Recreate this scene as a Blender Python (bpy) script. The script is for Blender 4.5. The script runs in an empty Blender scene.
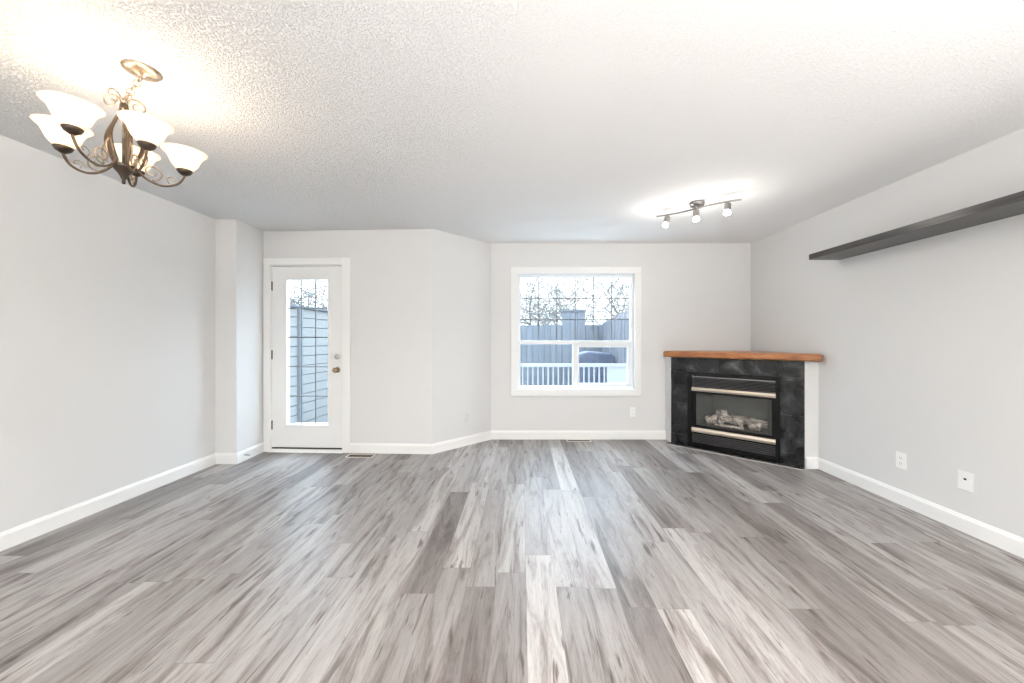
import bpy, bmesh, math, random
from mathutils import Vector, Matrix
random.seed(7)
PI = math.pi
SC = bpy.context.scene
COL = SC.collection

# ---------------------------------------------------------------- camera
F_PX, VPX, VPY, EYE, H = 375.0, 522.0, 340.0, 1.235, 2.44
cam_d = bpy.data.cameras.new('camera'); cam = bpy.data.objects.new('camera', cam_d); COL.objects.link(cam)
cam_d.sensor_width = 36.0; cam_d.lens = F_PX / 1024 * 36.0
cam_d.shift_x = -(VPX - 512) / 1024; cam_d.shift_y = -(341.5 - VPY) / 1024
cam_d.clip_start = 0.02
cam.location = (0, 0, EYE); cam.rotation_euler = (PI / 2, 0, 0)
SC.camera = cam
SC.view_settings.view_transform = 'Standard'; SC.view_settings.look = 'None'
SC.view_settings.gamma = 1.0; SC.view_settings.use_curve_mapping = False
SC.view_settings.exposure = 0.53

# ---------------------------------------------------------------- world: bright overcast sky
SKY = 1.0
w = bpy.data.worlds.new('sky'); SC.world = w; w.use_nodes = True
wn, wl = w.node_tree.nodes, w.node_tree.links
bg = wn['Background']; tc = wn.new('ShaderNodeTexCoord'); sp = wn.new('ShaderNodeSeparateXYZ'); rp = wn.new('ShaderNodeValToRGB')
wl.new(tc.outputs['Generated'], sp.inputs[0]); wl.new(sp.outputs['Z'], rp.inputs[0]); wl.new(rp.outputs[0], bg.inputs[0])
# overcast sky: dim at the horizon, brightest overhead
rp.color_ramp.elements[0].position = 0.0; rp.color_ramp.elements[0].color = (2.0, 2.2, 2.35, 1)
rp.color_ramp.elements[1].position = 0.7; rp.color_ramp.elements[1].color = (6.6, 8.2, 10.0, 1)
e_ = rp.color_ramp.elements.new(.22); e_.color = (2.7, 3.05, 3.4, 1)
bg.inputs[1].default_value = SKY

# power of the lamps (each light is made inside its lamp's builder)
P_CHAND, P_TRACK, P_DOME_FILL, P_UP_FILL = 1.9, 1.8, 30.0, (160.0, 150.0)  # the last two drive fill lamps added behind the camera

# ---------------------------------------------------------------- materials
def mat(name, color, rough=.5, metal=0, emit=None, estr=0, spec=.5, coat=0):
    m = bpy.data.materials.new(name); m.use_nodes = True
    b = m.node_tree.nodes['Principled BSDF']
    b.inputs['Base Color'].default_value = (*color, 1); b.inputs['Roughness'].default_value = rough
    b.inputs['Metallic'].default_value = metal; b.inputs['Specular IOR Level'].default_value = spec
    b.inputs['Coat Weight'].default_value = coat
    if emit: b.inputs['Emission Color'].default_value = (*emit, 1); b.inputs['Emission Strength'].default_value = estr
    return m
def N(m, t, **kw):
    n = m.node_tree.nodes.new(t)
    for k, v in kw.items(): setattr(n, k, v)
    return n
def L(m, a, b): m.node_tree.links.new(a, b)
def P(m): return m.node_tree.nodes['Principled BSDF']
def ramp(m, stops, fac):
    r = N(m, 'ShaderNodeValToRGB'); e = r.color_ramp.elements
    while len(e) < len(stops): e.new(.5)
    for i, (p, c) in enumerate(stops):
        e[i].position = p; e[i].color = (*c, 1) if len(c) == 3 else c
    L(m, fac, r.inputs[0]); return r.outputs[0]
def mth(m, op, a, b=None, c=None):
    n = N(m, 'ShaderNodeMath', operation=op)
    for i, v in enumerate((a, b, c)):
        if v is None: continue
        if isinstance(v, (int, float)): n.inputs[i].default_value = v
        else: L(m, v, n.inputs[i])
    return n.outputs[0]
def noise(m, vec, scale, detail=2, rough=.5, dist=0):
    n = N(m, 'ShaderNodeTexNoise'); n.inputs['Scale'].default_value = scale; n.inputs['Detail'].default_value = detail
    n.inputs['Roughness'].default_value = rough; n.inputs['Distortion'].default_value = dist
    if vec is not None: L(m, vec, n.inputs['Vector'])
    return n.outputs['Fac']
def bump(m, h, strength, dist):
    b = N(m, 'ShaderNodeBump'); b.inputs['Strength'].default_value = strength; b.inputs['Distance'].default_value = dist
    L(m, h, b.inputs['Height']); L(m, b.outputs[0], P(m).inputs['Normal'])
def coords(m, kind='Object', scale=None):
    t = N(m, 'ShaderNodeTexCoord').outputs[kind]
    if scale:
        mp = N(m, 'ShaderNodeMapping'); mp.inputs['Scale'].default_value = scale; L(m, t, mp.inputs[0]); t = mp.outputs[0]
    return t
def mixc(m, mode, fac, a, b):
    n = N(m, 'ShaderNodeMix', data_type='RGBA', blend_type=mode)
    for s, v in ((n.inputs[0], fac), (n.inputs[6], a), (n.inputs[7], b)):
        if isinstance(v, (int, float)): s.default_value = v
        elif isinstance(v, tuple): s.default_value = (*v, 1)
        else: L(m, v, s)
    return n.outputs[2]

M_WALL = mat('wall_paint', (.72, .712, .70), .55, spec=.3)
bump(M_WALL, noise(M_WALL, coords(M_WALL), 220, 3), .12, .002)
M_TRIM = mat('trim_paint', (.86, .85, .83), .35)
M_CEIL = mat('popcorn_ceiling', (.90, .895, .885), .9, spec=.1)
cc = coords(M_CEIL)
pop = mth(M_CEIL, 'SMOOTH_MAX', noise(M_CEIL, cc, 105, 6, .72), .46, .08)
# bump height is full at the left and fades towards the right
sxc = N(M_CEIL, 'ShaderNodeSeparateXYZ'); L(M_CEIL, cc, sxc.inputs[0])
thick = N(M_CEIL, 'ShaderNodeMapRange'); L(M_CEIL, sxc.outputs[0], thick.inputs[0])
for i_, v_ in ((1, -1.5), (2, .2), (3, 1.0), (4, .16)): thick.inputs[i_].default_value = v_
bump(M_CEIL, mth(M_CEIL, 'MULTIPLY', pop, thick.outputs[0]), 1.0, .032)

M_FLOOR = mat('vinyl_plank', (.4, .37, .34), .38)
m = M_FLOOR
sx = N(m, 'ShaderNodeSeparateXYZ'); L(m, coords(m), sx.inputs[0])
PW, PL = .15, 1.22
rowf = mth(m, 'DIVIDE', mth(m, 'ADD', sx.outputs[0], 10.03), PW); row = mth(m, 'FLOOR', rowf)
wn1 = N(m, 'ShaderNodeTexWhiteNoise', noise_dimensions='1D'); L(m, row, wn1.inputs['W'])
lenf = mth(m, 'ADD', mth(m, 'DIVIDE', mth(m, 'ADD', sx.outputs[1], 10), PL), mth(m, 'MULTIPLY', wn1.outputs['Value'], 3.0)); seg = mth(m, 'FLOOR', lenf)
cb = N(m, 'ShaderNodeCombineXYZ'); L(m, row, cb.inputs[0]); L(m, seg, cb.inputs[1])
wn2 = N(m, 'ShaderNodeTexWhiteNoise', noise_dimensions='3D'); L(m, cb.outputs[0], wn2.inputs['Vector'])
# grain coordinates shift from plank to plank
vs = N(m, 'ShaderNodeVectorMath', operation='SCALE'); L(m, wn2.outputs['Color'], vs.inputs[0]); vs.inputs['Scale'].default_value = 37
va = N(m, 'ShaderNodeVectorMath', operation='ADD'); L(m, coords(m), va.inputs[0]); L(m, vs.outputs[0], va.inputs[1])
def stretched(s):
    mp = N(m, 'ShaderNodeMapping'); mp.inputs['Scale'].default_value = s; L(m, va.outputs[0], mp.inputs[0]); return mp.outputs[0]
broad = noise(m, stretched((13, 1.3, 1)), 1.0, 5, .68, 1.0)
fine = noise(m, stretched((150, 9.0, 1)), 1.0, 6, .75, .6)
base = ramp(m, [(0, (.17, .152, .145)), (.3, (.255, .236, .228)), (.7, (.33, .310, .302)), (1, (.46, .44, .43))], wn2.outputs['Value'])
c = mixc(m, 'MULTIPLY', .95, base, ramp(m, [(.30, (.30, .265, .245)), (.41, (.62, .58, .56)), (.50, (.93, .92, .91)), (.66, (1.15, 1.15, 1.15))], broad))
c = mixc(m, 'MULTIPLY', .8, c, ramp(m, [(.30, (.50, .46, .44)), (.47, (.98, .98, .98)), (.75, (1.14, 1.14, 1.14))], fine))
kn = N(m, 'ShaderNodeTexVoronoi'); kn.inputs['Scale'].default_value = 1.0; L(m, stretched((8.5, 1.7, 1)), kn.inputs['Vector'])
wn3 = N(m, 'ShaderNodeSeparateColor'); L(m, kn.outputs['Color'], wn3.inputs[0])
kd = mth(m, 'ADD', kn.outputs['Distance'], mth(m, 'MULTIPLY', noise(m, stretched((60, 9, 1)), 1.0, 4, .7), .20))
knot = mth(m, 'MULTIPLY', mth(m, 'LESS_THAN', wn3.outputs[0], .6), mth(m, 'SUBTRACT', 1, mth(m, 'SMOOTH_MIN', mth(m, 'MULTIPLY', kd, 3.9), 1, .2)))
knot = mth(m, 'MAXIMUM', knot, 0)
crack = noise(m, stretched((30, 3.2, 1)), 1.0, 3, .6, .5)
c = mixc(m, 'MULTIPLY', 1.0, c, ramp(m, [(0, (1, 1, 1)), (.61, (1, 1, 1)), (.69, (.38, .32, .29))], crack))
c = mixc(m, 'MIX', mth(m, 'MINIMUM', mth(m, 'MULTIPLY', knot, 2.2), .9), c, (.06, .048, .042))
fx = mth(m, 'ABSOLUTE', mth(m, 'SUBTRACT', mth(m, 'FRACT', rowf), .5)); fy = mth(m, 'ABSOLUTE', mth(m, 'SUBTRACT', mth(m, 'FRACT', lenf), .5))
gap = mth(m, 'MAXIMUM', mth(m, 'GREATER_THAN', fx, .5 - .0075), mth(m, 'GREATER_THAN', fy, .5 - .0012))
c = mixc(m, 'MIX', mth(m, 'MULTIPLY', gap, .55), c, (.12, .10, .09))
L(m, c, P(m).inputs['Base Color'])
L(m, mth(m, 'ADD', mth(m, 'MULTIPLY', fine, .16), .30), P(m).inputs['Roughness'])
bump(m, mth(m, 'SUBTRACT', fine, mth(m, 'MULTIPLY', gap, 2)), .25, .0012)

def thin_glass(name, tint=(.97, .985, .98), refl=.025):
    m = bpy.data.materials.new(name); m.use_nodes = True; nt = m.node_tree; nt.nodes.clear()
    o = nt.nodes.new('ShaderNodeOutputMaterial'); t = nt.nodes.new('ShaderNodeBsdfTransparent'); g = nt.nodes.new('ShaderNodeBsdfGlossy')
    x = nt.nodes.new('ShaderNodeMixShader'); t.inputs[0].default_value = (*tint, 1); g.inputs['Roughness'].default_value = .02
    x.inputs[0].default_value = refl
    nt.links.new(t.outputs[0], x.inputs[1]); nt.links.new(g.outputs[0], x.inputs[2]); nt.links.new(x.outputs[0], o.inputs[0])
    return m
M_GLASS = thin_glass('window_glass')
M_FGLASS = thin_glass('firebox_glass', (.9, .9, .9), .05)
M_VINYL = mat('window_vinyl', (.84, .86, .87), .4)
M_DOOR = mat('door_paint', (.84, .83, .81), .4)
M_MUNTIN = mat('grille_bar', (.16, .165, .165), .5)
M_DARKMET = mat('dark_bronze', (.09, .07, .055), .4, .7)
M_BRASS = mat('brushed_nickel', (.62, .58, .52), .3, 1)
M_KNOB = mat('aged_brass', (.42, .30, .19), .25, 1)
M_PLATE = mat('cover_plate', (.88, .88, .86), .35)
M_BLACK = mat('black_socket', (.03, .03, .03), .6)
M_VENT = mat('almond_vent', (.78, .71, .60), .4, 0)
M_VOID = mat('vent_dark', (.02, .018, .015), .8)

M_TILE = mat('black_slate_tile', (.03, .03, .03), .3, spec=.35)
m = M_TILE
n1 = noise(m, coords(m), 6.0, 6, .65, .8)
c = ramp(m, [(.40, (.004, .0045, .005)), (.53, (.012, .013, .014)), (.62, (.05, .053, .053)), (.74, (.17, .17, .165))], n1)
L(m, c, P(m).inputs['Base Color'])
L(m, ramp(m, [(.4, (.22, .22, .22)), (.65, (.5, .5, .5))], n1), P(m).inputs['Roughness'])
bump(m, noise(m, coords(m), 14, 5, .6), .35, .004)
M_GROUT = mat('grout', (.055, .055, .053), .9)
M_EDGEGROUT = mat('pale_grout', (.42, .40, .37), .9)
M_WOOD = mat('oak_mantel', (.42, .16, .045), .35, coat=.3)
m = M_WOOD
g = noise(m, coords(m, 'Object', (3, 30, 30)), 1.5, 5, .6, 1.5)
L(m, ramp(m, [(.3, (.15, .045, .011)), (.5, (.32, .115, .032)), (.7, (.46, .20, .065))], g), P(m).inputs['Base Color'])
M_INSERT = mat('black_enamel', (.004, .004, .004), .25, spec=.25)
M_VOIDB = mat('unlit_backing', (.003, .003, .003), .9, spec=0)
M_LOUVER = mat('louver_grey', (.34, .34, .35), .3, .7)
M_BAR = mat('satin_brass_trim', (.70, .62, .52), .32, 1)
M_FIREBOX = mat('firebox_lining', (.15, .165, .15), .75)
M_LOG = mat('ceramic_log', (.5, .44, .37), .9)
m = M_LOG
g = noise(m, coords(m, 'Object', (10, 30, 30)), 1.0, 5, .7, 1)
L(m, ramp(m, [(.36, (.10, .08, .065)), (.46, (.55, .46, .38)), (.6, (.92, .86, .78))], g), P(m).inputs['Base Color'])
bump(m, g, .8, .02)
M_EMBER = mat('burner_tray', (.10, .09, .075), .9)

M_SHELF = mat('espresso_shelf', (.05, .045, .042), .33)
m = M_SHELF
g = noise(m, coords(m, 'Object', (40, 2, 40)), 1.0, 4, .6)
L(m, ramp(m, [(.35, (.022, .020, .018)), (.65, (.06, .054, .05))], g), P(m).inputs['Base Color'])

M_BRONZE = mat('antique_bronze', (.36, .28, .20), .38, .9)
m = M_BRONZE
g = noise(m, coords(m), 30, 3)
L(m, ramp(m, [(.35, (.24, .19, .14)), (.65, (.50, .41, .31))], g), P(m).inputs['Base Color'])
M_ARM = mat('bronze_arm', (.13, .095, .065), .35, .8)
M_CUP = mat('dark_bronze_cup', (.08, .06, .045), .4, .8)
M_SHADE = bpy.data.materials.new('alabaster_glass'); m = M_SHADE; m.use_nodes = True
nt = m.node_tree; nt.nodes.remove(nt.nodes['Principled BSDF']); out = nt.nodes['Material Output']
d = N(m, 'ShaderNodeBsdfDiffuse'); t = N(m, 'ShaderNodeBsdfTranslucent'); e = N(m, 'ShaderNodeEmission'); x = N(m, 'ShaderNodeMixShader'); a = N(m, 'ShaderNodeAddShader')
gl = N(m, 'ShaderNodeBsdfGlossy'); gl.inputs['Roughness'].default_value = .2; x2 = N(m, 'ShaderNodeMixShader'); x2.inputs[0].default_value = .05
d.inputs[0].default_value = (.9, .82, .72, 1); t.inputs[0].default_value = (.95, .84, .70, 1); x.inputs[0].default_value = .45
cl = ramp(m, [(.35, (1, .80, .60)), (.62, (1, .92, .82))], noise(m, coords(m), 14, 4, .6, 1.2)); L(m, cl, e.inputs[0]); e.inputs[1].default_value = .10
L(m, d.outputs[0], x.inputs[1]); L(m, t.outputs[0], x.inputs[2]); L(m, x.outputs[0], x2.inputs[1]); L(m, gl.outputs[0], x2.inputs[2])
L(m, x2.outputs[0], a.inputs[0]); L(m, e.outputs[0], a.inputs[1]); L(m, a.outputs[0], out.inputs[0])
M_BULB = mat('lit_bulb', (1, .9, .8), .4, emit=(1, .86, .68), estr=6)
M_FROST = mat('frosted_lens', (1, 1, 1), .4, emit=(1, .97, .92), estr=5)
M_NICKEL = mat('satin_nickel', (.30, .29, .28), .35, .9)

M_DECK = mat('deck_boards', (.62, .62, .62), .8)
M_FENCE = mat('weathered_fence', (.085, .095, .112), .9)
for m, s in ((M_FENCE, (8, 8, .8)), (M_DECK, (8, .8, 8))):
    g = noise(m, coords(m, 'Object', s), 2.0, 4, .6); b0 = tuple(P(m).inputs['Base Color'].default_value[:3])
    L(m, ramp(m, [(.3, tuple(v * .75 for v in b0)), (.7, tuple(min(1, v * 1.2) for v in b0))], g), P(m).inputs['Base Color'])
M_PALEFENCE = mat('bleached_siding', (.17, .17, .165), .9)
M_PALEPOST = mat('side_fence_post', (.12, .13, .14), .9)
M_RAIL = mat('white_railing', (.24, .25, .262), .5)
M_BARK = mat('tree_bark', (.10, .095, .09), .9)
M_LEAF = mat('dry_leaves', (.13, .125, .11), .9)
M_SHRUB = mat('dark_shrub', (.035, .055, .037), .9)
M_SNOW = mat('pale_ground', (.3, .3, .3), .95)
M_CABLE = mat('black_cable', (.05, .05, .055), .7)
M_TARP = mat('blue_grey_tarp', (.045, .055, .085), .7)

# ---------------------------------------------------------------- mesh helpers
class MB:
    def __init__(self): self.bm = bmesh.new()
    def box(self, x0, x1, y0, y1, z0, z1, mx=None):
        vs = [self.bm.verts.new((x, y, z)) for x in (x0, x1) for y in (y0, y1) for z in (z0, z1)]
        for f in ((0, 1, 3, 2), (4, 6, 7, 5), (0, 4, 5, 1), (2, 3, 7, 6), (0, 2, 6, 4), (1, 5, 7, 3)):
            self.bm.faces.new([vs[i] for i in f])
        if mx is not None:
            for v in vs: v.co = mx @ v.co
        return self
    def prism(self, pts, z0, z1):        # polygon in x, y
        a = [self.bm.verts.new((p[0], p[1], z0)) for p in pts]; b = [self.bm.verts.new((p[0], p[1], z1)) for p in pts]
        n = len(pts); self.bm.faces.new(a[::-1]); self.bm.faces.new(b)
        for i in range(n): self.bm.faces.new((a[i], a[(i + 1) % n], b[(i + 1) % n], b[i]))
        return self
    def extrude_x(self, prof, x0, x1):   # profile in y, z swept along x
        a = [self.bm.verts.new((x0, p[0], p[1])) for p in prof]; b = [self.bm.verts.new((x1, p[0], p[1])) for p in prof]
        n = len(prof); self.bm.faces.new(a); self.bm.faces.new(b[::-1])
        for i in range(n): self.bm.faces.new((a[i], b[i], b[(i + 1) % n], a[(i + 1) % n]))
        return self
    def lathe(self, prof, seg=24, mx=None, wav=0):
        rings = []
        for r, z in prof:
            ring = []
            for k in range(seg):
                t = 2 * PI * k / seg
                v = self.bm.verts.new((r * math.cos(t), r * math.sin(t), z))
                if mx is not None: v.co = mx @ v.co
                ring.append(v)
            rings.append(ring)
        for a, b in zip(rings, rings[1:]):
            for k in range(seg): self.bm.faces.new((a[k], a[(k + 1) % seg], b[(k + 1) % seg], b[k]))
        self.bm.faces.new(rings[0][::-1]); self.bm.faces.new(rings[-1]); return self
    def tube(self, pts, r, seg=8, closed=False, flat=1.0):
        pts = [Vector(p) for p in pts]; n = len(pts); rings = []
        rr = r if isinstance(r, (list, tuple)) else [r] * n
        up = None
        for i, p in enumerate(pts):
            if closed: t = (pts[(i + 1) % n] - pts[i - 1]).normalized()
            else: t = (pts[min(i + 1, n - 1)] - pts[max(i - 1, 0)]).normalized()
            if up is None: up = Vector((0, 0, 1)) if abs(t.z) < .9 else Vector((1, 0, 0))
            s = t.cross(up).normalized(); up = s.cross(t).normalized()
            rings.append([self.bm.verts.new(p + (s * math.cos(2 * PI * k / seg) * flat + up * math.sin(2 * PI * k / seg)) * rr[i]) for k in range(seg)])
        m = n if closed else n - 1
        for i in range(m):
            a, b = rings[i], rings[(i + 1) % n]
            for k in range(seg): self.bm.faces.new((a[k], a[(k + 1) % seg], b[(k + 1) % seg], b[k]))
        if not closed: self.bm.faces.new(rings[0][::-1]); self.bm.faces.new(rings[-1])
        return self
    def build(self, name, material, parent=None, smooth=False, bevel=0, loc=None):
        bmesh.ops.recalc_face_normals(self.bm, faces=self.bm.faces)
        me = bpy.data.meshes.new(name); self.bm.to_mesh(me); self.bm.free()
        if smooth:
            for p in me.polygons: p.use_smooth = True
        me.materials.append(material)
        o = bpy.data.objects.new(name, me); COL.objects.link(o)
        if parent is not None: o.parent = parent
        if loc is not None: o.location = loc
        if bevel:
            b = o.modifiers.new('bevel', 'BEVEL'); b.width = bevel; b.segments = 2; b.limit_method = 'ANGLE'
        if smooth:
            pass
        return o
def tag(o, label=None, cat=None, group=None, kind=None):
    for k, v in (('label', label), ('category', cat), ('group', group), ('kind', kind)):
        if v: o[k] = v
    return o
def empty(name, loc=(0, 0, 0), rz=0.0):
    o = bpy.data.objects.new(name, None); COL.objects.link(o); o.location = loc; o.rotation_euler = (0, 0, rz); o.empty_display_size = .1
    return o
def spline(pts, n=8):
    """Catmull-Rom through the points"""
    pts = [Vector(p) for p in pts]; P_ = [pts[0] * 2 - pts[1]] + pts + [pts[-1] * 2 - pts[-2]]; out = []
    for i in range(1, len(P_) - 2):
        a, b, c_, d_ = P_[i - 1:i + 3]
        for k in range(n):
            t = k / n
            out.append(.5 * ((2 * b) + (c_ - a) * t + (2 * a - 5 * b + 4 * c_ - d_) * t * t + (3 * b - a - 3 * c_ + d_) * t ** 3))
    out.append(pts[-1]); return out
def spiral(c, r0, r1, a0, turns, n=22):
    """in the x, z plane"""
    return [Vector((c[0] + (r0 + (r1 - r0) * k / n) * math.cos(a0 + 2 * PI * turns * k / n), 0, c[1] + (r0 + (r1 - r0) * k / n) * math.sin(a0 + 2 * PI * turns * k / n))) for k in range(n + 1)]

# ---------------------------------------------------------------- room shell
T = .16; REAR = -3.3
PTS = [(-3.06, REAR), (-3.06, 3.743), (-2.85, 3.743), (-2.866, 4.157), (-.976, 4.067), (-.386, 4.67), (2.85, 4.67), (2.85, REAR)]
def offset_path(pts, d, closed):
    out = []; n = len(pts)
    for i in range(n):
        p = Vector(pts[i])
        a = Vector(pts[i - 1]) if (closed or i > 0) else None; b = Vector(pts[(i + 1) % n]) if (closed or i < n - 1) else None
        ns = []
        if a is not None: u = (p - a).normalized(); ns.append(Vector((-u.y, u.x)))
        if b is not None: u = (b - p).normalized(); ns.append(Vector((-u.y, u.x)))
        nn = sum(ns, Vector((0, 0))).normalized(); out.append(p + nn * (d / nn.dot(ns[0])))
    return out
OUT = offset_path(PTS, T, True)
def wall_seg(name, p0, p1, o0, o1, z0=0, z1=H, holes=(), material=M_WALL):
    """wall between inner points p0, p1 with mitred outer points o0, o1; holes (s0, s1, z0, z1)"""
    p0, p1, o0, o1 = map(Vector, (p0, p1, o0, o1)); Lw = (p1 - p0).length; u = (p1 - p0) / Lw; nn = Vector((-u.y, u.x)); d = (o0 - p0).dot(nn)
    cuts = [0] + sorted({v for h in holes for v in h[:2]}) + [Lw]; b = MB()
    def pt(s, outer):
        if s == 0: return o0 if outer else p0
        if s == Lw: return o1 if outer else p1
        return p0 + u * s + (nn * d if outer else Vector((0, 0)))
    for s0, s1 in zip(cuts, cuts[1:]):
        zs = [(z0, z1)]
        for h in holes:
            if h[0] <= s0 + 1e-6 and h[1] >= s1 - 1e-6: zs = [(z0, h[2]), (h[3], z1)]
        for a, c_ in zs:
            if c_ - a > 1e-4: b.prism([pt(s0, 0), pt(s1, 0), pt(s1, 1), pt(s0, 1)], a, c_)
    bmesh.ops.remove_doubles(b.bm, verts=b.bm.verts, dist=1e-5)
    return tag(b.build(name, material), kind='structure')
WIN = (-.055 + .386, 1.402 + .386, .617, 2.06)                     # along wall_back
DL = (Vector(PTS[4]) - Vector(PTS[3])).length
DS0, DS1, DTOP = .072, .912, 2.075                                 # rough opening along wall_door
FILL_WIN = (.9, 4.9, .3, 2.2)  # opening for the added fill window in the rear wall
names = ['wall_left', 'wall_left_return', 'wall_left_jog', 'wall_door', 'wall_angled', 'wall_back', 'wall_right', 'wall_rear']
holes = {'wall_back': [WIN], 'wall_door': [(DS0, DS1, -.0, DTOP)], 'wall_rear': [FILL_WIN]}
for i, nme in enumerate(names):
    j = (i + 1) % 8
    wall_seg(nme, PTS[i], PTS[j], OUT[i], OUT[j], holes=holes.get(nme, ()))
fl = MB().prism([tuple(p) for p in PTS], -.12, 0); tag(fl.build('floor', M_FLOOR), kind='structure')
cl_ = MB().prism([tuple(p) for p in OUT], H, H + .15); tag(cl_.build('ceiling', M_CEIL), kind='structure')

# baseboards: mitred runs along the walls
BP = [(0, 0), (.016, 0), (.016, .086), (.011, .098), (.007, .108), (0, .108)]
INN = {dd: offset_path(PTS, -dd, True) for dd in {p[0] for p in BP}}
def baseboard(name, i, s0=None, s1=None, e0=None, e1=None):
    p0, p1 = Vector(PTS[i]), Vector(PTS[(i + 1) % 8]); u = (p1 - p0).normalized(); nn = Vector((u.y, -u.x)); b = MB(); A, B = [], []
    for dd, z in BP:
        a = INN[dd][i] if s0 is None else p0 + u * s0 + nn * dd; c_ = INN[dd][(i + 1) % 8] if s1 is None else p0 + u * s1 + nn * dd
        A.append(b.bm.verts.new((a.x, a.y, z))); B.append(b.bm.verts.new((c_.x, c_.y, z)))
    b.bm.faces.new(A); b.bm.faces.new(B[::-1])
    for k in range(len(BP)): b.bm.faces.new((A[k], B[k], B[(k + 1) % len(BP)], A[(k + 1) % len(BP)]))
    return tag(b.build(name, M_TRIM), kind='structure')
FA, FB = Vector((1.787, 4.496)), Vector((2.72, 3.604))
baseboard('baseboard_left', 0); baseboard('baseboard_left_return', 1); baseboard('baseboard_left_jog', 2, s1=.398)
baseboard('baseboard_door', 3, s0=DS1 + .078); baseboard('baseboard_angled', 4); baseboard('baseboard_back', 5, s1=FA.x + .386 - .001)
baseboard('baseboard_right', 6, s0=4.67 - FB.y)

# ---------------------------------------------------------------- window in the back wall
WX0, WX1, WZ0, WZ1 = -.055, 1.402, .617, 2.06
wr = tag(empty('window_1', (0, 4.67, 0)), 'white vinyl picture window with grille bars over two lower panes', 'window', kind='structure')
def frame_ring(x0, x1, z0, z1, wd, y0, y1):
    b = MB(); b.box(x0, x1, y0, y1, z0, z0 + wd); b.box(x0, x1, y0, y1, z1 - wd, z1); b.box(x0, x0 + wd, y0, y1, z0 + wd, z1 - wd); b.box(x1 - wd, x1, y0, y1, z0 + wd, z1 - wd); return b
b = frame_ring(WX0 - .082, WX1 + .082, WZ0 - .078, WZ1 + .082, .083, -.018, 0); b.build('window_casing', M_TRIM, wr, bevel=.004)
frame_ring(WX0, WX1, WZ0, WZ1, .035, .045, .12).build('window_frame', M_VINYL, wr, bevel=.003)
MR = 1.205                                                          # mid rail height
MB().box(WX0 + .035, WX1 - .035, .05, .115, MR - .024, MR + .024).build('middle_rail', M_VINYL, wr, bevel=.003)
MB().box(.638, .680, .055, .115, WZ0 + .035, MR - .024).build('mullion', M_VINYL, wr, bevel=.003)
frame_ring(.680, WX1 - .035, WZ0 + .035, MR - .024, .038, .058, .088).build('sliding_sash', M_VINYL, wr, bevel=.003)
b = MB(); gx0, gx1, gz0, gz1 = WX0 + .035, WX1 - .035, MR + .024, WZ1 - .035
for k in range(1, 6): xx = gx0 + (gx1 - gx0) * k / 6; b.box(xx - .0055, xx + .0055, .082, .09, gz0, gz1)
for k in range(1, 3): zz = gz0 + (gz1 - gz0) * k / 3; b.box(gx0, gx1, .0825, .0895, zz - .0055, zz + .0055)
b.build('grille', M_MUNTIN, wr)
tag(MB().box(gx0, gx1, .084, .088, gz0, gz1).build('upper_pane', M_GLASS, wr))
MB().box(gx0, .638, .084, .088, WZ0 + .035, MR - .024).build('lower_pane', M_GLASS, wr)
MB().box(.718, gx1 - .038, .07, .074, WZ0 + .073, MR - .062).build('sash_pane', M_GLASS, wr)
MB().box(.690, .704, .048, .058, .84, .92).build('sash_latch', M_PLATE, wr, bevel=.002)

# unseen rear window, added behind the camera to fill the room with daylight
w2 = tag(empty('fill_window', (PTS[7][0], REAR, 0), PI), 'wide fill-light window added in the unseen rear wall', 'window', kind='structure')
b = frame_ring(FILL_WIN[0], FILL_WIN[1], FILL_WIN[2], FILL_WIN[3], .05, .04, .12); b.box(2.875, 2.925, .05, .11, FILL_WIN[2] + .05, FILL_WIN[3] - .05)
b.build('window_frame', M_VINYL, w2)
MB().box(FILL_WIN[0] + .05, 2.875, .078, .082, .35, 2.15).build('pane', M_GLASS, w2)
MB().box(2.925, FILL_WIN[1] - .05, .078, .082, .35, 2.15).build('pane', M_GLASS, w2)

# ---------------------------------------------------------------- glazed patio door
ud = (Vector(PTS[4]) - Vector(PTS[3])).normalized()
dr = tag(empty('door_1', (PTS[3][0], PTS[3][1], 0), math.atan2(ud.y, ud.x)), 'white patio door with tall glass panel and grille', 'door', kind='structure')
b = MB(); cw = .078
b.box(DS0 - cw + .016, DS0 + .010, -.018, 0, 0, DTOP + cw - .016); b.box(DS1 - .012, DS1 + cw, -.018, 0, 0, DTOP + cw - .016); b.box(DS0 + .010, DS1 - .012, -.018, 0, DTOP - .012, DTOP + cw - .016)
b.build('door_casing', M_TRIM, dr, bevel=.004)
b = MB(); b.box(DS0, DS0 + .013, 0, .14, 0, DTOP); b.box(DS1 - .02, DS1, 0, .14, 0, DTOP); b.box(DS0 + .013, DS1 - .02, 0, .14, DTOP - .02, DTOP); b.build('door_jamb', M_TRIM, dr)
D0, D1 = DS0 + .015, DS1 - .022; G0, G1, GZ0, GZ1 = D0 + .155, D1 - .155, .285, 1.915
b = MB(); b.box(D0, G0, .02, .064, .045, DTOP - .025); b.box(G1, D1, .02, .064, .045, DTOP - .025); b.box(G0, G1, .02, .064, .045, GZ0); b.box(G0, G1, .02, .064, GZ1, DTOP - .025)
b.build('door_slab', M_DOOR, dr)
frame_ring(G0 - .014, G1 + .014, GZ0 - .014, GZ1 + .014, .026, .012, .072).build('glass_frame', M_DOOR, dr, bevel=.003)
MB().box(G0, G1, .040, .044, GZ0, GZ1).build('glass_pane', M_GLASS, dr)
b = MB()
for k in (1, 2): xx = G0 + (G1 - G0) * k / 3; b.box(xx - .0045, xx + .0045, .038, .046, GZ0, GZ1)
for k in range(1, 5): zz = GZ0 + (GZ1 - GZ0) * k / 5; b.box(G0, G1, .0385, .0455, zz - .0045, zz + .0045)
b.build('grille', M_MUNTIN, dr)
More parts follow.
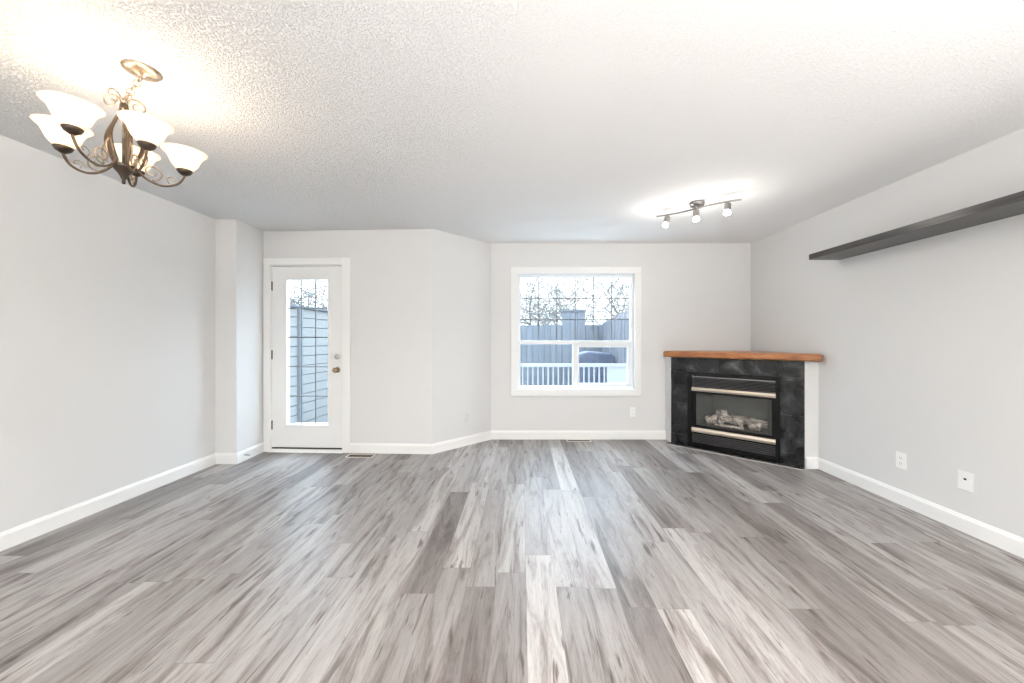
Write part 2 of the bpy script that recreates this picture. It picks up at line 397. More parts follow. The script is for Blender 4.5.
rx = Matrix.Rotation(PI / 2, 4, 'X')
for nm, z, mt, prof in (('deadbolt', 1.05, M_BRASS, [(.001, .0), (.030, 0), (.030, .008), (.024, .014), (.012, .015), (.010, .028), (.001, .029)]),
                        ('door_knob', .905, M_KNOB, [(.001, 0), (.032, 0), (.031, .006), (.013, .010), (.012, .028), (.024, .036), (.028, .05), (.024, .062), (.010, .067), (.001, .068)])):
    MB().lathe(prof, 24, Matrix.Translation((D1 - .062, .02, z)) @ rx).build(nm, mt, dr, smooth=True)
for z in (1.835, 1.07, .29):
    b = MB(); b.lathe([(.007, -.05), (.007, .05)], 12, Matrix.Translation((D0 - .004, .012, z))); b.box(D0 - .012, D0 + .004, .014, .022, z - .05, z + .05); b.build('hinge', M_DARKMET, dr)
MB().extrude_x([(-.028, 0), (.15, 0), (.15, .03), (.0, .028), (-.022, .012)], DS0 + .0, DS1 - .0).build('threshold', M_TRIM, dr)
MB().box(D0, D1, .012, .06, .03, .045).build('door_sweep', M_DARKMET, dr)

# ---------------------------------------------------------------- fireplace in the right corner
uf = (FB - FA).normalized(); FL = (FB - FA).length
FP = [(FA.x, 4.67), tuple(FA), tuple(FB), (2.85, FB.y)]; FO = offset_path(FP, .08, False)
FZ = 1.03
wall_seg('wall_fireplace_left', FP[0], FP[1], FO[0], FO[1], z1=FZ)
wall_seg('wall_fireplace', FP[1], FP[2], FO[1], FO[2], z1=FZ, holes=[(.215, 1.075, .0, .855)])
wall_seg('wall_fireplace_right', FP[2], FP[3], FO[2], FO[3], z1=FZ)
b = MB(); b.extrude_x([(-p[0], p[1]) for p in BP], 0, 2.85 - FB.x - .012); tag(b.build('baseboard_fireplace', M_TRIM, loc=(FB.x + .001, FB.y, 0)), kind='structure')
fp = tag(empty('fireplace', (FA.x, FA.y, 0), math.atan2(uf.y, uf.x)), 'corner gas fireplace with black slate tile surround and oak mantel', 'fireplace')
# tiles: columns and rows with narrow joints, one mesh
b = MB(); y0, y1 = -.014, -.003; jt = .0016
def trow(x0, x1, z0, z1): b.box(x0 + jt, x1 - jt, y0, y1, z0 + jt, z1 - jt)
xs = [0.003, .2, .303, .519, .735, .952, 1.093, FL - .003]
for i in range(7):
    trow(xs[i], xs[i + 1], .868, FZ - .002)
for x0, x1 in ((xs[0], .2), (1.093, xs[-1])):
    for z0, z1 in ((.012, .13), (.13, .497), (.497, .868)): trow(x0, x1, z0, z1)
b.build('tile_surround', M_TILE, fp, bevel=.0015)
b = MB(); b.box(.002, .2, -.006, -.0005, .01, FZ - .001); b.box(1.093, FL - .002, -.006, -.0005, .01, FZ - .001); b.box(.2, 1.093, -.006, -.0005, .868, FZ - .001); b.build('tile_grout', M_GROUT, fp)
b = MB()
hx = [-.03, .215, .43, .645, .86, 1.075, FL - .0]
for i in range(6): b.box(hx[i] + .003, hx[i + 1] - .003, -.078, -.016, .001, .012)
b.build('hearth_tile', M_TILE, fp, bevel=.001)
b = MB(); b.box(-.036, FL + .004, -.085, -.016, .0005, .0085); b.build('hearth_grout', M_EDGEGROUT, fp)
# mantel: polygon to both walls, world coords converted to the fireplace frame
mi = fp.matrix_basis.inverted() if False else (Matrix.Translation((FA.x, FA.y, 0)) @ Matrix.Rotation(math.atan2(uf.y, uf.x), 4, 'Z')).inverted()
MW = [(1.692, 4.508), (2.776, 3.468), (2.845, 3.535), (2.845, 4.665), (1.842, 4.665)]
def loc2(p): v = mi @ Vector((p[0], p[1], 0)); return (v.x, v.y)
b = MB().prism([loc2(p) for p in MW], 1.034, 1.099); b.build('mantel', M_WOOD, fp, bevel=.014)
b = MB().prism([loc2(p) for p in [(1.715, 4.512), (2.776, 3.494), (2.84, 3.56), (2.84, 4.66), (1.86, 4.66)]], 1.099, 1.104); b.build('mantel_top_board', M_WOOD, fp)
# insert
I0, I1, IZ0, IZ1 = .199, 1.094, .012, .868
b = MB()
b.box(I0, I0 + .052, -.03, -.001, IZ0, IZ1); b.box(I1 - .037, I1, -.03, -.001, IZ0, IZ1); b.box(I0 + .052, I1 - .037, -.03, -.001, .832, IZ1); b.box(I0 + .052, I1 - .037, -.03, -.001, IZ0, .062)
b.build('insert_frame', M_INSERT, fp, bevel=.003)
SX0, SX1 = I0 + .052, I1 - .037
def louvers(name, z0, z1, n):
    b = MB()
    for k in range(n):
        z = z0 + (z1 - z0) * (k + .5) / n; h = (z1 - z0) / n
        b.extrude_x([(-.024, z - h * .05), (-.022, z - h * .25), (.004, z + h * .02), (.002, z + h * .18)], SX0, SX1)
    b.build(name, M_LOUVER, fp)
MB().box(SX0, SX1, .02, .03, .06, .26).build('lower_backing', M_VOIDB, fp)
MB().box(SX0, SX1, .02, .03, .64, .832).build('upper_backing', M_VOIDB, fp)
louvers('upper_louver', .702, .806, 7); louvers('lower_louver', .066, .172, 6)
MB().box(SX0, SX1, -.028, -.016, .812, .823).build('top_trim_strip', M_LOUVER, fp, bevel=.002)
MB().extrude_x([(-.036, .655), (-.040, .675), (-.034, .697), (-.01, .697), (-.01, .655)], SX0 - .002, SX1 + .002).build('upper_trim_bar', M_BAR, fp)
MB().extrude_x([(-.036, .188), (-.040, .212), (-.034, .238), (-.01, .238), (-.01, .188)], SX0 - .002, SX1 + .002).build('lower_trim_bar', M_BAR, fp)
G_0, G_1 = .285, 1.022
b = MB(); b.box(SX0, G_0, -.012, .01, .238, .655); b.box(G_1, SX1, -.012, .01, .238, .655); b.box(G_0, G_1, -.012, .01, .63, .655); b.box(G_0, G_1, -.012, .01, .238, .255); b.build('glass_frame', M_INSERT, fp)
MB().box(G_0, G_1, -.003, .001, .255, .63).build('glass_front', M_FGLASS, fp)
# firebox: tapered lining
b = MB(); d0, d1 = .031, .33; bx0, bx1, px0, px1 = .262, 1.045, .37, .93; z0, z1 = .25, .66
def quadbox(q, t):
    v1 = [b.bm.verts.new(p) for p in q]; v2 = [b.bm.verts.new((Vector(p) + Vector(t))) for p in q]
    b.bm.faces.new(v1); b.bm.faces.new(v2[::-1])
    for k in range(4): b.bm.faces.new((v1[k], v1[(k + 1) % 4], v2[(k + 1) % 4], v2[k]))
quadbox([(bx0, d0, z0), (px0, d1, z0), (px0, d1, z1), (bx0, d0, z1)], (-.01, .01, 0))
quadbox([(px0, d1, z0), (px1, d1, z0), (px1, d1, z1), (px0, d1, z1)], (0, .012, 0))
quadbox([(px1, d1, z0), (bx1, d0, z0), (bx1, d0, z1), (px1, d1, z1)], (.01, .01, 0))
quadbox([(bx0 - .01, d0, z1), (bx1 + .01, d0, z1), (px1 + .01, d1 + .01, z1), (px0 - .01, d1 + .01, z1)], (0, 0, .01))
quadbox([(bx0 - .01, d0, z0), (bx1 + .01, d0, z0), (px1 + .01, d1 + .01, z0), (px0 - .01, d1 + .01, z0)], (0, 0, -.01))
b.build('firebox', M_FIREBOX, fp)
b = MB(); b.prism([(.36, .06), (.95, .06), (.89, .24), (.42, .24)], .2505, .275); b.build('burner_tray', M_EMBER, fp, bevel=.006)
# ceramic logs (fireplace frame -> world)
FM = Matrix.Translation((FA.x, FA.y, 0)) @ Matrix.Rotation(math.atan2(uf.y, uf.x), 4, 'Z')
def log(name_label, a, c_, r0, r1, knobs=()):
    a, c_ = FM @ Vector(a), FM @ Vector(c_); mid = (a + c_) / 2; n = 9; rnd = random.Random(name_label)
    b = MB(); pts = [(a.lerp(c_, k / n) - mid) + Vector((rnd.uniform(-1, 1), rnd.uniform(-1, 1), rnd.uniform(-1, 1))) * r0 * .10 for k in range(n + 1)]
    rad = [(r0 + (r1 - r0) * k / n) * rnd.uniform(.88, 1.1) for k in range(n + 1)]; rad[0] *= .93; rad[-1] *= .93
    b.tube(pts, rad, 14)
    for t, dv, rr in knobs:
        p = a.lerp(c_, t) - mid; dv = (FM.to_3x3() @ Vector(dv)); b.tube([p, p + dv * .5, p + dv], [rr * 1.15, rr, rr * .9], 10)
    o = b.build('ceramic_log', M_LOG, None, smooth=True, bevel=0, loc=mid)
    return tag(o, name_label, 'ceramic log', 'ceramic logs behind the fireplace glass')
log('long rear ceramic log lying across the back right of the firebox', (.60, .215, .36), (.95, .215, .325), .042, .040)
log('short thick ceramic log at the left end of the firebox', (.375, .09, .322), (.475, .12, .335), .046, .050)
log('short stubby ceramic log end at the far right of the pile', (.80, .085, .325), (.905, .12, .318), .050, .047)
log('arched ceramic log in the middle with a round knot, topmost of the pile', (.545, .10, .375), (.745, .085, .335), .040, .040, [(.1, (-.02, .02, .075), .038), (.45, (.01, -.065, .0), .028), (.0, (-.03, -.02, -.075), .036)])
log('slim upright ceramic log behind the left stub', (.455, .20, .385), (.52, .20, .41), .040, .040)
log('thin dark ceramic twig lying along the front of the burner', (.47, .045, .290), (.76, .045, .288), .012, .016)

# ---------------------------------------------------------------- floating shelf on the right wall
sh = tag(empty('floating_shelf', (2.85, 3.36, 1.952)), 'long dark espresso floating shelf high on the right wall', 'shelf')
MB().box(-.28, 0, -2.44, 0, 0, .049).build('shelf_board', M_SHELF, sh, bevel=.002)

# ---------------------------------------------------------------- small wall fittings
def plate(loc, rz, kind, label, cat, wd=.07, hg=.115):
    r = tag(empty({'outlet': 'wall_outlet', 'switch': 'light_switch', 'jack': 'cable_jack', 'thermo': 'light_switch', 'small': 'phone_jack'}[kind], loc, rz), label, cat)
    MB().box(-wd / 2, wd / 2, -.006, 0, -hg / 2, hg / 2).build('cover_plate', M_PLATE, r, bevel=.002)
    if kind == 'outlet':
        for s in (-1, 1):
            f = MB().box(-.017, .017, -.0085, -.006, s * .0205 - .014, s * .0205 + .014).build('receptacle', M_PLATE, r, bevel=.001)
            b = MB(); b.box(-.0085, -.006, -.0089, -.0084, s * .0205 - .002, s * .0205 + .006); b.box(.006, .0085, -.0089, -.0084, s * .0205 - .002, s * .0205 + .006); b.box(-.002, .002, -.0089, -.0084, s * .0205 - .010, s * .0205 - .006); b.build('slots', M_BLACK, f)
    elif kind in ('switch', 'thermo'):
        MB().box(-.005, .005, -.014, -.006, -.011, .011).build('toggle', M_PLATE, r, bevel=.001)
    else:
        MB().box(-.008, .008, -.0075, -.006, .006, .018).build('jack', M_BLACK, r, bevel=.001)
        if kind == 'jack': MB().box(-.018, .018, -.0066, -.006, -.03, -.006).build('blank_insert', M_PLATE, r, bevel=.001)
    return r
def on_right(px, py): Y = F_PX * 2.85 / (px - VPX); return (2.85, Y, EYE - (py - VPY) * Y / F_PX)
plate(on_right(901.5, 460.5), -PI / 2, 'outlet', 'white duplex outlet on the right wall, nearer the fireplace', 'outlet', .075, .12)
plate(on_right(966, 481), -PI / 2, 'jack', 'white jack plate with a dark port low on the right wall', 'wall jack', .085, .12)
def on_back(px, py): Y = 4.67; return ((px - VPX) * Y / F_PX, Y, EYE - (py - VPY) * Y / F_PX)
plate(on_back(632.5, 412), 0, 'outlet', 'white outlet on the back wall below the window corner', 'outlet')
M_WP = M_PLATE; M_PLATE = M_WALL
plate(on_back(648.5, 355), 0, 'switch', 'wall-coloured horizontal switch plate beside the mantel end', 'light switch', .115, .07)
p3 = Vector(PTS[3]); 
s_ = 1.0
def on_door(px, py):
    k = (px - VPX) / F_PX; s = (k * p3.y - p3.x) / (ud.x - k * ud.y); p = p3 + ud * s; return (p.x, p.y, EYE - (py - VPY) * p.y / F_PX)
plate(on_door(356, 354), math.atan2(ud.y, ud.x), 'switch', 'wall-coloured light switch just right of the patio door', 'light switch', .075, .115)
ua = (Vector(PTS[5]) - Vector(PTS[4])).normalized(); pa = Vector(PTS[4])
k = (468 - VPX) / F_PX; s = (k * pa.y - pa.x) / (ua.x - k * ua.y); p = pa + ua * s
plate((p.x, p.y, EYE - (417 - VPY) * p.y / F_PX), math.atan2(ua.y, ua.x), 'outlet', 'wall-coloured outlet low on the angled wall', 'outlet')
M_PLATE = M_WP
# door stop on the jog baseboard
ds = tag(empty('door_stop', (-2.852 + .018, 3.83, .062), -PI / 2), 'small spring door stop on the baseboard left of the patio door', 'door stop')
b = MB(); b.tube([(math.cos(t * 1.1) * .006, .0 - .055 * t / 60, math.sin(t * 1.1) * .006) for t in range(61)], .0016, 6); b.build('spring', M_LOUVER, ds, smooth=True)
MB().lathe([(.001, .054), (.008, .054), (.008, .068), (.001, .069)], 12, Matrix.Rotation(PI / 2, 4, 'X')).build('rubber_tip', M_PLATE, ds, smooth=True)
ds.rotation_euler = (0, 0, PI / 2)

# floor vents
def vent(x0, x1, yy0, yy1, label, rz=0):
    cx, cy = (x0 + x1) / 2, (yy0 + yy1) / 2; r = tag(empty('floor_vent', (cx, cy, 0), rz), label, 'floor vent'); hx_, hy = (x1 - x0) / 2, (yy1 - yy0) / 2
    b = MB(); b.box(-hx_, hx_, -hy, -hy + .012, .0005, .005); b.box(-hx_, hx_, hy - .012, hy, .0005, .005); b.box(-hx_, -hx_ + .012, -hy + .012, hy - .012, .0005, .005); b.box(hx_ - .012, hx_, -hy + .012, hy - .012, .0005, .005)
    b.build('vent_frame', M_VENT, r, bevel=.001)
    MB().box(-hx_ + .012, hx_ - .012, -hy + .012, hy - .012, .0005, .0015).build('duct_opening', M_VOID, r)
    b = MB(); n = 16
    for k in range(n): xx = -hx_ + .02 + (2 * hx_ - .04) * k / (n - 1); b.box(xx - .002, xx + .002, -hy + .012, hy - .012, .0015, .004)
    b.box(-hx_ + .012, hx_ - .012, -.003, .003, .0015, .0042); b.build('vent_slats', M_DARKMET, r)
vent(-1.86, -1.575, 3.935, 4.035, 'low metal floor vent just right of the patio door', math.atan2(ud.y, ud.x))
vent(.545, .845, 4.545, 4.635, 'low metal floor vent under the back window')

# ---------------------------------------------------------------- chandelier
CX, CY = -1.778, 1.674
ch = tag(empty('chandelier', (CX, CY, H)), 'five-arm bronze chandelier with lit alabaster bell shades hanging at left', 'chandelier')
cxo = .082
canopy_prof = [(.001, 0), (.066, 0), (.067, -.006), (.060, -.013), (.038, -.020), (.016, -.024), (.009, -.034), (.001, -.035)]
MB().lathe(canopy_prof, 32, Matrix.Translation((cxo, 0, 0))).build('ceiling_canopy', M_BRONZE, ch, smooth=True)
def link_ring(b, c_, ax, r=.013, th=.0022, el=1.35, roll=0):
    ax = Vector(ax).normalized(); side = ax.cross(Vector((0, 1, 0))).normalized(); q = Matrix.Rotation(roll, 3, ax); side = q @ side
    b.tube([Vector(c_) + ax * r * el * math.cos(t) + side * r * math.sin(t) for t in [2 * PI * k / 16 for k in range(16)]], th, 6, closed=True)
ca, cb_ = Vector((cxo, 0, -.032)), Vector((.006, 0, -.125)); b = MB(); nl = 5
for k in range(nl): link_ring(b, ca.lerp(cb_, (k + .5) / nl), cb_ - ca, .0125, .0025, 1.25, (k % 2) * PI / 2 + .4)
b.build('chain', M_BRONZE, ch, smooth=True)
# hub: top socket, centre stem, bottom cone with finial
MB().lathe([(.001, -.128), (.011, -.13), (.013, -.145), (.009, -.15), (.009, -.17), (.015, -.175), (.015, -.185), (.006, -.19), (.006, -.42), (.001, -.42)], 16).build('stem', M_BRONZE, ch, smooth=True)
MB().lathe([(.001, -.425), (.040, -.428), (.043, -.433), (.036, -.442), (.020, -.462), (.011, -.478), (.009, -.485), (.006, -.49), (.006, -.508), (.001, -.51)], 24).build('bottom_cone', M_CUP, ch, smooth=True)
for k in range(5):
    a = math.radians(124.8 + 72 * k + (0, 0, 6, -5, 0)[k]); rot = Matrix.Rotation(a, 4, 'Z')
    def rz_(pts): return [rot @ Vector(p) for p in pts]
    # long strap: top hub, bulges out, comes in at the bottom, sweeps out and up to the cup
    strap = spline([(.008, 0, -.150), (.014, 0, -.185), (.034, 0, -.235), (.056, 0, -.290), (.060, 0, -.335), (.045, 0, -.385), (.034, 0, -.415), (.050, 0, -.442), (.090, 0, -.470), (.135, 0, -.474), (.180, 0, -.450), (.203, 0, -.412), (.206, 0, -.392)], 5)
    rad = [.0055 + .0035 * math.exp(-((i - 20) / 10) ** 2) for i in range(len(strap))]
    arm = MB().tube(rz_(strap), rad, 8, flat=.8).build('arm', M_ARM, ch, smooth=True)
    MB().tube(rz_(spiral((.092, -.425), .037, .010, -PI / 2, 1.35)), .0032, 6).build('scroll', M_BRONZE, arm, smooth=True)
    MB().tube(rz_(spline([(.150, .0, -.458), (.142, .0, -.437), (.158, 0, -.424), (.172, 0, -.432), (.166, 0, -.442)], 5)), .0022, 6).build('curl', M_BRONZE, arm, smooth=True)
    b = MB(); b.tube(rz_(spline([(.060, 0, -.33), (.075, 0, -.36), (.072, 0, -.395), (.055, 0, -.415)], 5)), .003, 6); b.build('curl', M_BRONZE, arm, smooth=True)
    b = MB(); b.tube(rz_(spiral((.044, -.146), .036, .008, PI, -1.3)), [.0036 - .00007 * i for i in range(23)], 6); b.build('top_scroll', M_BRONZE, arm, smooth=True)
    c_ = rot @ Vector((.206, 0, 0)); tr = Matrix.Translation((c_.x, c_.y, 0))
    MB().lathe([(.001, -.402), (.010, -.400), (.024, -.390), (.031, -.378), (.031, -.374), (.001, -.374)], 24, tr).build('cup', M_CUP, arm, smooth=True)
    prof = [(.026, -.375), (.038, -.362), (.050, -.346), (.058, -.325), (.065, -.308), (.076, -.294), (.088, -.284)]
    shade = MB(); pin = [(r - .003, z + .001) for r, z in prof]
    seg = 36; rings = []
    for r, z in prof + pin[::-1]:
        rings.append([shade.bm.verts.new((c_.x + (r + (.0018 * math.sin(6 * t) if r > .07 else 0)) * math.cos(t), c_.y + r * math.sin(t), z)) for t in [2 * PI * q / seg for q in range(seg)]])
    for r1_, r2_ in zip(rings, rings[1:]):
        for q in range(seg): shade.bm.faces.new((r1_[q], r1_[(q + 1) % seg], r2_[(q + 1) % seg], r2_[q]))
    shade.build('glass_shade', M_SHADE, arm, smooth=True)
    MB().lathe([(.001, -.374), (.013, -.372), (.013, -.355), (.022, -.335), (.026, -.318), (.020, -.302), (.001, -.296)], 16, tr).build('bulb', M_BULB, arm, smooth=True)
    ld = bpy.data.lights.new('chandelier_light', 'POINT'); ld.energy = P_CHAND; ld.color = (1, .84, .66); ld.shadow_soft_size = .03
    lo = bpy.data.objects.new('chandelier_light', ld); COL.objects.link(lo); lo.parent = ch; lo.location = (c_.x, c_.y, -.288)

# ---------------------------------------------------------------- track light
tl_a, tl_b = Vector((1.245, 3.47)), Vector((1.785, 3.05)); tc_ = (tl_a + tl_b) / 2; ang = math.atan2(tl_b.y - tl_a.y, tl_b.x - tl_a.x); tl = (tl_b - tl_a).length
tr_ = tag(empty('track_light', (tc_.x, tc_.y, H), ang), 'wavy satin nickel bar light with three lit spot heads on the ceiling', 'ceiling light')
MB().lathe([(.001, 0), (.06, 0), (.062, -.014), (.056, -.032), (.001, -.034)], 28, Matrix.Translation((0, .03, 0))).build('ceiling_canopy', M_NICKEL, tr_, smooth=True)
bar = [(tl * (k / 30 - .5), .022 * math.sin(2 * PI * (k / 30)), -.062) for k in range(31)]
MB().tube(bar, .0075, 10, flat=.7).build('wavy_bar', M_NICKEL, tr_, smooth=True)
MB().tube([(0, .012, -.030), (0, .004, -.062)], .010, 10).build('stem', M_NICKEL, tr_, smooth=True)
for t, dv in ((-.36, (-.25, -.1, -1)), (0.0, (.0, -.05, -1)), (.36, (-.05, -.1, -1))):
    x0 = tl * t; y0_ = .022 * math.sin(2 * PI * (t + .5)); dv = Vector(dv).normalized(); p0_ = Vector((x0, y0_, -.068))
    q = dv.to_track_quat('-Z', 'Y').to_matrix().to_4x4(); mx = Matrix.Translation(p0_ + Vector((0, 0, -.012))) @ q
    hd = MB().lathe([(.001, .004), (.022, .002), (.026, -.006), (.026, -.05), (.028, -.056), (.001, -.056)], 20, mx).build('spot_head', M_NICKEL, tr_, smooth=True)
    MB().tube([p0_ + Vector((0, 0, .012)), p0_ + Vector((0, 0, -.014))], .005, 8).build('swivel', M_NICKEL, hd, smooth=True)
    MB().lathe([(.001, -.055), (.021, -.056), (.026, -.068), (.028, -.082), (.022, -.092), (.001, -.094)], 20, mx).build('frosted_glass', M_FROST, hd, smooth=True)
    ld = bpy.data.lights.new('spot_light', 'POINT'); ld.energy = P_TRACK; ld.color = (1, .95, .88); ld.shadow_soft_size = .03
    lo = bpy.data.objects.new('spot_light', ld); COL.objects.link(lo); lo.parent = tr_; lo.location = p0_ + Vector((0, 0, -.012)) + dv * .135

# unseen dome lamps, added behind the camera as fill light for the walls
for i, (x, y) in enumerate(((-1.2, -1.6), (1.3, -1.6))):
    r = tag(empty('fill_dome', (x, y, H)), 'added round dome fill lamp on the ceiling behind the camera, %s side' % ('left', 'right')[i], 'ceiling light', 'added dome fill lamps behind the camera')
    MB().lathe([(.001, 0), (.17, 0), (.17, -.02), (.001, -.02)], 32).build('fill_dome_base', M_NICKEL, r, smooth=True)
    MB().lathe([(.16, -.02), (.155, -.05), (.12, -.085), (.06, -.105), (.001, -.11)], 32).build('fill_dome_glass', M_FROST, r, smooth=True)
    ld = bpy.data.lights.new('fill_dome_lamp', 'AREA'); ld.shape = 'DISK'; ld.size = .3; ld.energy = P_DOME_FILL; ld.color = (1, .96, .92)
    lo = bpy.data.objects.new('fill_dome_lamp', ld); COL.objects.link(lo); lo.parent = r; lo.location = (0, 0, -.125)

# unseen floor lamps, added behind the camera to brighten the ceiling
for i, (x, y) in enumerate(((-.5, -1.3), (2.0, -.9))):
    r = tag(empty('fill_floor_lamp', (x, y, 0)), 'added black uplight fill lamp standing behind the camera, %s side' % ('left', 'right')[i], 'floor lamp', 'added uplight fill lamps behind the camera')
    MB().lathe([(.001, 0), (.14, 0), (.14, .015), (.02, .03), (.001, .03)], 28).build('base', M_INSERT, r, smooth=True)
    MB().tube([(0, 0, .03), (0, 0, 1.50)], .012, 10).build('pole', M_INSERT, r, smooth=True)
    MB().lathe([(.02, 1.50), (.10, 1.53), (.16, 1.60), (.155, 1.60), (.09, 1.54), (.015, 1.515)], 28).build('fill_bowl', M_INSERT, r, smooth=True)
    ld = bpy.data.lights.new('uplight', 'AREA'); ld.shape = 'DISK'; ld.size = .28; ld.energy = P_UP_FILL[i]; ld.color = (1, .955, .915)
    lo = bpy.data.objects.new('uplight', ld); COL.objects.link(lo); lo.parent = r; lo.location = (0, 0, 1.602); lo.rotation_euler = (PI, 0, 0)

# ---------------------------------------------------------------- outside
def st(o): return tag(o, kind='structure')
b = MB().box(-14, 14, 6.25, 30, -.62, -.5); st(b.build('ground', M_SNOW))
b = MB()
for k in range(26): b.box(-6, 3.2, 4.85 + k * .145 if k else 4.85, 4.85 + k * .145 + .138, -.19, -.15)
b = MB()
for k in range(12): b.box(-6, 3.2, 4.86 + k * .12, 4.86 + k * .12 + .113, -.19, -.15)
b.box(-6, 3.2, 4.86, 6.28, -.55, -.191); st(b.build('deck', M_DECK))
# railing in front of the window
rl = tag(empty('deck_railing', (0, 6.1, -.15)), 'white picket railing along the deck outside the window', 'railing')
RT = EYE - 23.7 * 6.1 / F_PX + .15
MB().box(-.9, 1.9, -.04, .04, RT - .05, RT).build('top_rail', M_RAIL, rl)
MB().box(-.9, 1.9, -.02, .02, .06, .10).build('bottom_rail', M_RAIL, rl)
pk = MB().box(-.011, .011, -.011, .011, .10, RT - .05).build('picket', M_RAIL, rl, loc=(-.82, 0, 0))
for k in range(1, 32):
    o = pk.copy(); COL.objects.link(o); o.location = (-.82 + k * .083, 0, 0)
    if k * .083 - .82 > 1.36: bpy.data.objects.remove(o)
MB().box(1.38, 1.88, -.022, .022, .02, RT - .05).build('solid_panel', M_RAIL, rl)
for x in (-.9, 1.88): MB().box(x - .04, x + .04, -.041, .041, 0, RT + .03).build('post', M_RAIL, rl)
# board fence at the back of the yard
def board_fence(name, p0, p1, z0, h0, h1, material, label, cat='fence', wd=.14, cap=False):
    p0, p1 = Vector(p0), Vector(p1); Lw = (p1 - p0).length; r = tag(empty(name, (p0.x, p0.y, z0), math.atan2(p1.y - p0.y, p1.x - p0.x)), label, cat)
    b = MB(); n = max(1, int(Lw / wd))
    for k in range(n):
        x = Lw * k / n; t = (k + .5) / n; b.box(x + .004, x + Lw / n - .004, -.012 if k % 2 else -.02, .01, 0, h0 + (h1 - h0) * t)
    b.build('board_panel', material, r)
    MB().box(0, Lw, .0105, .0145, 0, min(h0, h1) - .02).build('backing', material, r)
    hm = min(h0, h1)
    for z in (.25, hm - .3): MB().box(0, Lw, .015, .05, z, z + .09).build('cross_rail', material, r)
    for x in (0.05, Lw - .05): MB().box(x - .045, x + .045, .051, .13, -.3, hm - .05).build('post', material, r)
    if cap: MB().box(-.03, Lw + .03, -.04, .03, h0, h0 + .05).build('cap_board', material, r)
    return r
ZG = -.5
def topz(py, Y): return EYE + (VPY - py) * Y / F_PX - ZG
board_fence('board_fence', (-3.55, 9), (.96, 9), ZG, topz(325, 9), topz(325, 9), M_FENCE, 'grey weathered board fence behind the yard, left of the raised gate')
board_fence('fence_gate', (.965, 8.98), (1.51, 8.98), ZG, topz(311.5, 9), topz(311.5, 9), M_FENCE, 'taller capped board gate rising above the fence outside the window', 'gate', cap=True)
board_fence('board_fence', (1.515, 9), (2.0, 9), ZG, topz(325, 9), topz(324, 9), M_FENCE, 'short run of grey board fence right of the raised gate')
board_fence('board_fence', (1.95, 8.95), (1.86, 6.35), ZG, topz(323, 8.95), topz(308, 6.35), M_FENCE, 'side board fence rising towards the house at the window right')
# pale side fence seen through the door
r = tag(empty('horizontal_fence', (-3.8, 6.0, -.35), math.atan2(9.2 - 5.2, .12)), 'bleached horizontal board fence seen through the patio door', 'fence')
x_a, x_b = -1.0, 3.4; b = MB(); Hh = 2.13
for k in range(13):
    z = k * Hh / 13; b.box(x_a, x_b, -.012, .012, z + .006, z + Hh / 13 - .006)
b.build('board_panel', M_PALEFENCE, r); MB().box(x_a, x_b, .013, .03, 0, Hh).build('backing', M_FENCE, r)
MB().box(x_a, x_b, -.05, .04, Hh, Hh + .035).build('cap_board', M_FENCE, r)
for x in (.35, 1.9, 3.3): MB().box(x - .045, x + .045, -.06, -.013, -.02, Hh).build('post', M_PALEPOST, r)
# tarp-covered stack behind the railing
b = MB()
gr = tag(empty('tarp_covered_stack', (1.47, 7.6, ZG)), 'wide stack under a dark blue-grey tarp behind the railing', 'covered stack')
# trees, bare with a few dry leaves
def tree(x, y, h, seed, label, spread=.55, twig=3):
    rnd = random.Random(seed); r = tag(empty('bare_tree', (x, y, ZG)), label, 'tree', 'bare trees beyond the fences'); b = MB(); lf = MB()
    def grow(p, d_, ln, rad, lev):
        n = 4; pts = [p]; dd = d_.copy()
        for k in range(n):
            dd = (dd + Vector((rnd.uniform(-1, 1), rnd.uniform(-1, 1), rnd.uniform(-.4, .7))) * .17).normalized(); pts.append(pts[-1] + dd * ln / n)
        b.tube(pts, [rad * (1 - .45 * k / n) for k in range(n + 1)], 5 if lev else 8)
        if lev >= twig:
            for q in range(3):
                c_ = pts[rnd.randrange(1, n + 1)] + Vector((rnd.uniform(-.06, .06), rnd.uniform(-.06, .06), rnd.uniform(-.06, .03))); s = rnd.uniform(.018, .04)
                t1 = Vector((rnd.uniform(-1, 1), rnd.uniform(-1, 1), rnd.uniform(-1, 1))).normalized() * s; t2 = t1.orthogonal().normalized() * s * .6
                vv = [lf.bm.verts.new(c_ + o_) for o_ in (-t1, t2, t1, -t2)]; lf.bm.faces.new(vv)
        if lev < twig + 1:
            for q in range((10, 6, 4, 4)[lev]):
                i_ = rnd.randrange(2, n + 1); sd = Vector((rnd.uniform(-1, 1), rnd.uniform(-1, 1), rnd.uniform(-.25, .8))).normalized()
                grow(pts[i_], (dd * .55 + sd * (.5 + spread)).normalized(), ln * rnd.uniform(.55, .8), max(rad * .5, .006), lev + 1)
    grow(Vector((0, 0, 0)), Vector((0, 0, 1)), h * .34, .07, 0)
    b.build('branches', M_BARK, r, smooth=True); lf.build('leaves', M_LEAF, r)
tree(.5, 14.2, 6.9, 21, 'bare tree with dry leaves at the left of the window view', .8)
tree(2.5, 18.5, 8.2, 12, 'bare branching tree beyond the gate, in the window centre', .8)
tree(4.0, 13.6, 6.6, 4, 'bare tree at the right of the window view beyond the side fence', .8)
tree(-7.2, 12.5, 5.8, 9, 'bare tree above the pale fence seen through the patio door', .8)
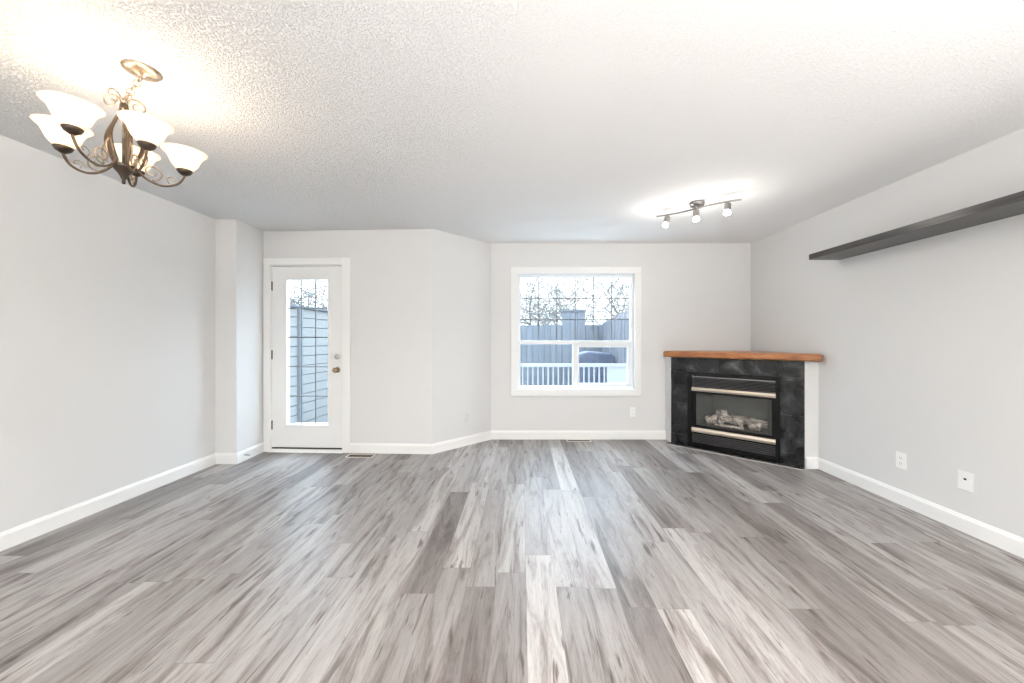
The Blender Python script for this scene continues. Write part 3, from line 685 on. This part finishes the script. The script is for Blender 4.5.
# shrubs beyond the pickets
for k, (x, wd) in enumerate(((-.6, .34), (.0, .34), (.6, .34))):
    b = MB(); rnd = random.Random(40 + k)
    for q in range(260):
        c_ = Vector((rnd.uniform(-1, 1) * wd * .78, rnd.gauss(0, .12), abs(rnd.gauss(.34, .2)))); s = rnd.uniform(.02, .05)
        t1 = Vector((rnd.uniform(-1, 1), rnd.uniform(-1, 1), rnd.uniform(-1, 1))).normalized() * s; t2 = t1.orthogonal().normalized() * s * .6
        b.bm.faces.new([b.bm.verts.new(c_ + o_) for o_ in (-t1, t2, t1, -t2)])
    o = b.build('shrub', M_SHRUB, None, loc=(x, 7.6, ZG)); tag(o, ('low dark shrub beyond the railing under the left pane', 'low dark shrub beyond the railing behind the mullion', 'low dark shrub beyond the railing at the right pane')[k], 'shrub', 'shrubs beyond the railing')
# overhead cables
def cable(pa_, pb_, sag, label):
    pa_, pb_ = Vector(pa_), Vector(pb_); b = MB().tube([pa_.lerp(pb_, t / 20) - Vector((0, 0, sag * (1 - (2 * t / 20 - 1) ** 2))) for t in range(21)], .012, 6)
    tag(b.build('overhead_cable', M_CABLE), label, 'cable', 'utility cables above the fence')
def pix(px, py, Y): return ((px - VPX) * Y / F_PX, Y, EYE + (VPY - py) * Y / F_PX)
cable(pix(440, 320, 11.5), pix(700, 306, 11.5), .0, 'dark overhead cable sloping above the fence')
cable(pix(440, 317.5, 11.6), pix(700, 323.5, 11.6), .02, 'thin lower overhead cable just above the fence')
# tarp over the stack
prof = [(-.37, 0), (-.37, 1.36), (-.33, 1.47), (-.16, 1.51), (.12, 1.49), (.28, 1.47), (.35, 1.40), (.36, 0)]
b = MB(); 
v0 = [b.bm.verts.new((x, -.27, z)) for x, z in prof]; v1 = [b.bm.verts.new((x * .96, .27, z)) for x, z in prof]
b.bm.faces.new(v0); b.bm.faces.new(v1[::-1])
for k in range(len(prof)): b.bm.faces.new((v0[k], v1[k], v1[(k + 1) % 8], v0[(k + 1) % 8]))
b.build('tarp', M_TARP, gr, bevel=.03)
